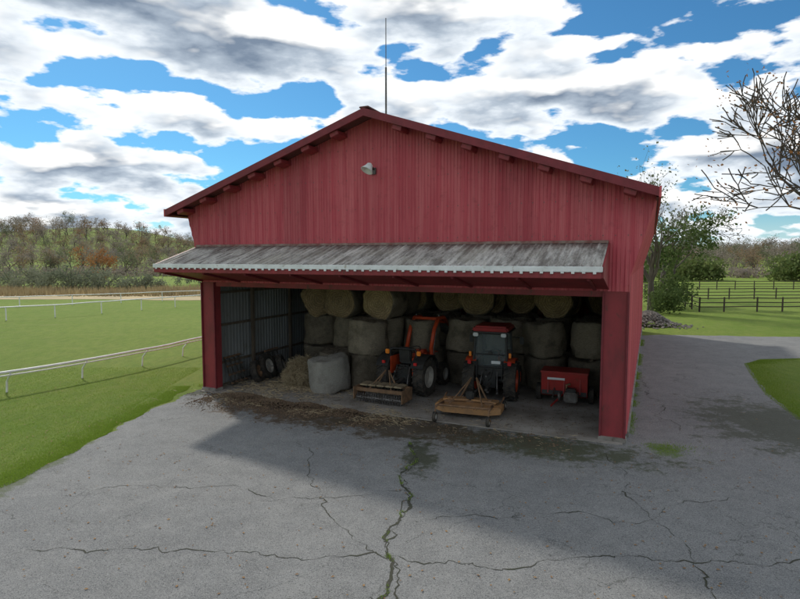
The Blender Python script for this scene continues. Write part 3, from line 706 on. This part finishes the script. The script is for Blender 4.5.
# ---------------- fences ----------------
def rail_fence(name,path,posth,step,mat,curved=True,rails=((.8,.05),),pw=.035):
    p=empty(name); P=[Vector(q) for q in path]
    D=[]
    for i in range(len(P)-1):
        p0=P[max(0,i-1)];p1=P[i];p2=P[i+1];p3=P[min(len(P)-1,i+2)]
        n=max(2,int((p2-p1).length/.6))
        for k in range(n):
            t=k/n; D.append(.5*((2*p1)+(p2-p0)*t+(2*p0-5*p1+4*p2-p3)*t*t+(3*p1-p0-3*p2+p3)*t**3))
    D.append(P[-1])
    for z,r in rails: tube(p,'rail',[(q.x,q.y,z+.03*mnoise.noise(Vector((q.x*.5,q.y*.5,0)))) for q in D],r,mat,8)
    acc=step; vs=[];fs=[]
    for i in range(len(D)-1):
        acc+=(D[i+1]-D[i]).length
        if acc>=step:
            acc=0; q=D[i]; d=(D[i+1]-D[i]).normalized(); nr=Vector((-d.y,d.x))
            if curved: tubeverts([(q.x+nr.x*.35,q.y+nr.y*.35,0),(q.x+nr.x*.3,q.y+nr.y*.3,posth*.55),(q.x,q.y,posth)],[pw]*3,8,vs,fs)
            else: tubeverts([(q.x,q.y,0),(q.x,q.y,posth)],[pw]*2,6,vs,fs)
    mkobj('posts',vs,fs,mat,p)
rail_fence('white_rail_fence',[(-19,13),(-15.5,17),(-13.7,19.4),(-12.0,22.3),(-10.8,25),(-9.8,28.2),(-8.2,33),(-6,40),(0,52)],.72,2.3,FENW,True,((.78,.05),(.66,.03)))
rail_fence('white_rail_fence',[(-60,33),(-40,38),(-29.5,42.5),(-24.5,49),(-20.5,55),(-15,62),(-6,72),(10,85)],.95,3.2,FENW,False,((1.0,.05),),.045)
rail_fence('white_rail_fence',[(-70,44),(-45,50),(-34,55),(-27,60),(-22,64),(-12,70)],1.0,4,FENW,False,((1.0,.04),),.045)
for path in ([(26.2,48.7),(30,48.9),(36,49),(60,50)],[(26.2,48.7),(29,60),(34,80),(40,100)],[(30,63),(45,64),(80,66)],[(34,82),(60,83),(100,85)]):
    rail_fence('wooden_paddock_fence',path,1.3,2.4,WOODDK,False,((1.2,.045),(.82,.045),(.45,.045)),.07)

# ---------------- trees ----------------
def leafcloud(vs,fs,centers,per,size,flat=.6):
    for c,r in centers:
        for _ in range(per):
            d=Vector((random.gauss(0,1),random.gauss(0,1),random.gauss(0,1))).normalized()*r*R()**.4; d.z*=flat+.15
            p=c+d; s=size*U(.5,1.2)
            a=Vector((U(-1,1),U(-1,1),U(-1,1))).normalized(); u=a.orthogonal().normalized()*s; w=a.cross(u).normalized()*s*U(.5,.9)
            b0=len(vs); vs+=[p-u,p-w*.8,p+u,p+w]; fs.append((b0,b0+1,b0+2,b0+3))
def tree_mesh(name,h,leaf,seed,per=22,size=.3,clump=1.1,maxd=4,bare=1.0,trunkr=None,start=.28,up=.12,low=0,minr=.008):
    random.seed(seed); bv=[];bf=[];tips=[]
    def br(p,d,l,r,dep):
        pts=[p];rs=[r];q=p
        n=4 if dep==0 else 3
        for i in range(n):
            d=(d+Vector((U(-1,1),U(-1,1),U(-.4,.6)))*(.09 if dep==0 else .25)).normalized(); q=q+d*l/n; pts.append(q); rs.append(max(minr,r*(1-.5*(i+1)/n)))
        tubeverts(pts,rs,8 if dep<2 else 4,bv,bf,False)
        if dep>=maxd: tips.append(q); return
        k=random.choice((3,4)) if dep<2 else random.choice((2,3))
        for i in range(k):
            a=U(0,6.28); sp=U(.45,1.0); ax=d.orthogonal().normalized(); ax.rotate(Matrix.Rotation(a,3,d)); nd=(d+ax*sp+Vector((0,0,up))).normalized()
            t=U(.45,1) if dep>0 else U(.4,1); j=min(n,max(1,int(round(t*n)))); br(pts[j],nd,l*U(.6,.85),rs[j]*.72,dep+1)
        if dep>=2: tips.append(q)
    br(Vector((0,0,-.1)),Vector((0,0,1)),h*start*1.3,trunkr or h*.022,0)
    lv=[];lf=[]
    cs=[(t,clump*U(.6,1.2)) for t in tips if R()<bare]
    for _ in range(low):
        a=U(0,6.28); q=R()**.5; z=U(.05,.6)*h; cs.append((Vector((math.cos(a)*q*h*.24,math.sin(a)*q*h*.24,z)),clump*U(.7,1.2)))
    leafcloud(lv,lf,cs,per,size,.75)
    nb=len(bf); off=len(bv)
    me=bpy.data.meshes.new(name); me.from_pydata([tuple(v) for v in bv+lv],[],bf+[tuple(off+i for i in f) for f in lf]); me.update()
    me.materials.append(BARK); me.materials.append(leaf); me.polygons.foreach_set('material_index',[0]*nb+[1]*len(lf))
    return me
def put(me,name,loc,sc=1,rz=0,parent=None):
    o=bpy.data.objects.new(name,me); COL.objects.link(o); o.location=loc; o.scale=(sc,)*3 if not isinstance(sc,tuple) else sc; o.rotation_euler=(0,0,rz)
    if parent: o.parent=parent
    return o
VAR=[]
for i,(lm,br_) in enumerate(((LF_A,1),(LF_A,1),(LF_B,1),(LF_GD,1),(LF_B,.7),(LF_B,.9),(LF_O,.9))):
    VAR.append(tree_mesh('woodland_tree',11,lm,40+i,per=11,size=.24,clump=1.35,maxd=3,bare=br_,low=28))
random.seed(3)
wd=empty('distant_woodland')
for ring in range(11):
    r=165+ring*21; n=int(r*1.6/4.8)
    for k in range(n):
        az=math.radians(-46+90*(k+U(-.4,.4))/n); rr=r+U(-10,10)
        x,y=rr*math.sin(az),rr*math.cos(az)
        if -.25<az<.3 : continue
        wts=[5,5,5,2,4,5,.5] if az<0 else [3,3,4,5,3,3,.1]
        sc=U(.5,.9)+(.2 if ring>6 else 0); put(random.choices(VAR,wts)[0],'tree',(x,y,gh(x,y)-.5),(sc*1.15,sc*1.15,sc),U(0,6.28),wd)
vs=[];fs=[];cs=[]
for k in range(460):
    az=math.radians(U(-52,52)); r=U(148,162); x,y=r*math.sin(az),r*math.cos(az); cs.append((Vector((x,y,gh(x,y)+1)),U(1.5,2.8)))
leafcloud(vs,fs,cs,38,.38); mkobj('woodland_undergrowth',vs,fs,LF_B)
for (xx,yy,w,h) in ((-58,84,7,3.8),(-51,80,6,3.6),(-46,78,6,4.4),(-41,77,5,3.5),(-37,80,4,2.6),(-66,88,7,3.7),(-34,96,6,3.5),(-76,95,8,4)):
    vs=[];fs=[];cs=[]
    for _ in range(34):
        a=U(0,6.28); q=R()**.6; hh=h*(1-.55*q*q)
        cs.append((Vector((math.cos(a)*q*w*.8,math.sin(a)*q*w*.5,U(.25,.85)*hh)),U(.5,1.15)))
    leafcloud(vs,fs,cs,75,.14,.9)
    for _ in range(12):
        a=U(0,6.28); tubeverts([(0,0,0),(math.cos(a)*w*.5,math.sin(a)*w*.3,h*.8)],[.07,.02],4,vs,fs,False)
    o=mkobj('willow_shrub',vs,fs,LF_W); o.location=(xx,yy,0)
put(tree_mesh('orange_maple',9,LF_O,61,per=22,size=.2,clump=1.2,maxd=3,low=14),'orange_maple_tree',(-55,104,0),.9)
for i,(x,y,s) in enumerate(((-64,118,.7),(-40,115,.65),(-84,120,.8),(-48,122,.7))):
    put(VAR[i%6],'field_tree',(x,y,0),s,i)
put(tree_mesh('oak_tree',14,LF_O,91,per=5,size=.07,clump=.9,maxd=6,bare=.3,start=.26,trunkr=.32,minr=.022),'bare_oak_tree',(25.8,33.8,0),1.44,2.2)
put(tree_mesh('maple_green',10,LF_G,77,per=30,size=.16,clump=1.0,maxd=4,low=24),'green_maple_tree',(26.0,54,0),1.05,.5)
put(tree_mesh('thin_tree',12,LF_W,79,per=7,size=.12,clump=.9,maxd=5,bare=.6),'thin_ash_tree',(22.5,50,0),1.2,.9)
put(tree_mesh('bare_tree',11,LF_B,83,per=4,size=.12,clump=.9,maxd=5,bare=.5,minr=.02),'bare_ash_tree',(31,66,0),1.25,1.9)
for (x,y,w,h) in ((22.5,47,2.2,3.2),(25,52,2.6,3.6),(42,110,9,5),(60,118,9,6),(80,112,9,6)):
    vs=[];fs=[];cs=[]
    for _ in range(40):
        a=U(0,6.28); q=R()**.6; cs.append((Vector((math.cos(a)*q*w*.7,math.sin(a)*q*w*.6,U(.15,.85)*h*(1-.5*q*q))),U(.4,.9)*w/2.6))
    leafcloud(vs,fs,cs,60,.12*w/2.4,.9); o=mkobj('evergreen_shrub',vs,fs,LF_G); o.location=(x,y,0)

# ---------------- light ----------------
EL=math.radians(40); AZ=math.radians(-32)
ts=Vector((math.sin(AZ)*math.cos(EL),math.cos(AZ)*math.cos(EL),math.sin(EL)))
sd=bpy.data.lights.new('sun','SUN'); sd.energy=2.9; sd.angle=math.radians(3); sd.color=(1,.95,.87)
so=bpy.data.objects.new('sun',sd); COL.objects.link(so); so.rotation_euler=ts.to_track_quat('Z','Y').to_euler(); so.location=(-20,30,40)
w=bpy.data.worlds.new('World'); scn.world=w; w.use_nodes=True; nt=w.node_tree
bg=nt.nodes['Background']
sky=N(nt,'ShaderNodeTexSky',sky_type='NISHITA'); sky.sun_disc=False; sky.sun_elevation=EL; sky.sun_rotation=AZ; sky.altitude=200
sky.air_density=1.0; sky.dust_density=.3; sky.ozone_density=2.5
tc=N(nt,'ShaderNodeTexCoord'); sx=N(nt,'ShaderNodeSeparateXYZ'); nt.links.new(tc.outputs['Generated'],sx.inputs[0])
zz=mathn(nt,'ADD',mathn(nt,'MAXIMUM',sx.outputs[2],0.0),.34)
cx=N(nt,'ShaderNodeCombineXYZ'); nt.links.new(mathn(nt,'DIVIDE',sx.outputs[0],zz),cx.inputs[0]); nt.links.new(mathn(nt,'DIVIDE',sx.outputs[1],zz),cx.inputs[1]); nt.links.new(mathn(nt,'MULTIPLY',sx.outputs[2],3.2),cx.inputs[2])
def cl(off,det,scl=3.1,ro=.5):
    mp=N(nt,'ShaderNodeMapping'); mp.inputs['Location'].default_value=off; nt.links.new(cx.outputs[0],mp.inputs[0])
    return noise(nt,mp.outputs[0],scl,det,ro,0)
O=(2.35,5.2,1.9)
d1=cl(O,9); d2=cl((O[0],O[1]-.05,O[2]+.10),4)
cov=ramp(nt,d1,[(.445,0.0),(.475,1.0)])
shade=ramp(nt,d1,[(.45,(.66,.68,.70)),(.50,(.52,.56,.60)),(.56,(.30,.35,.41)),(.64,(.13,.17,.23))])
edge=mathn(nt,'ADD',mathn(nt,'MULTIPLY',mathn(nt,'SUBTRACT',d1,d2),7.0),0.06,True)
shade=mixc(nt,edge,shade,(.76,.76,.745))
skyc=mixc(nt,1.0,sky.outputs[0],(.024,.050,.062),'MULTIPLY')
c=mixc(nt,cov,skyc,shade)
hz=ramp(nt,sx.outputs[2],[(0.0,.6),(.08,0.0)])
c=mixc(nt,hz,c,(.52,.58,.63))
nt.links.new(c,bg.inputs[0]); bg.inputs[1].default_value=1.65

cam=bpy.data.cameras.new('camera'); cam.sensor_width=36; cam.lens=25.15; cam.clip_end=6000; cam.clip_start=.1
co=bpy.data.objects.new('camera',cam); COL.objects.link(co); co.location=(0,0,4.8); co.rotation_euler=(math.radians(90-4.35),0,0); scn.camera=co
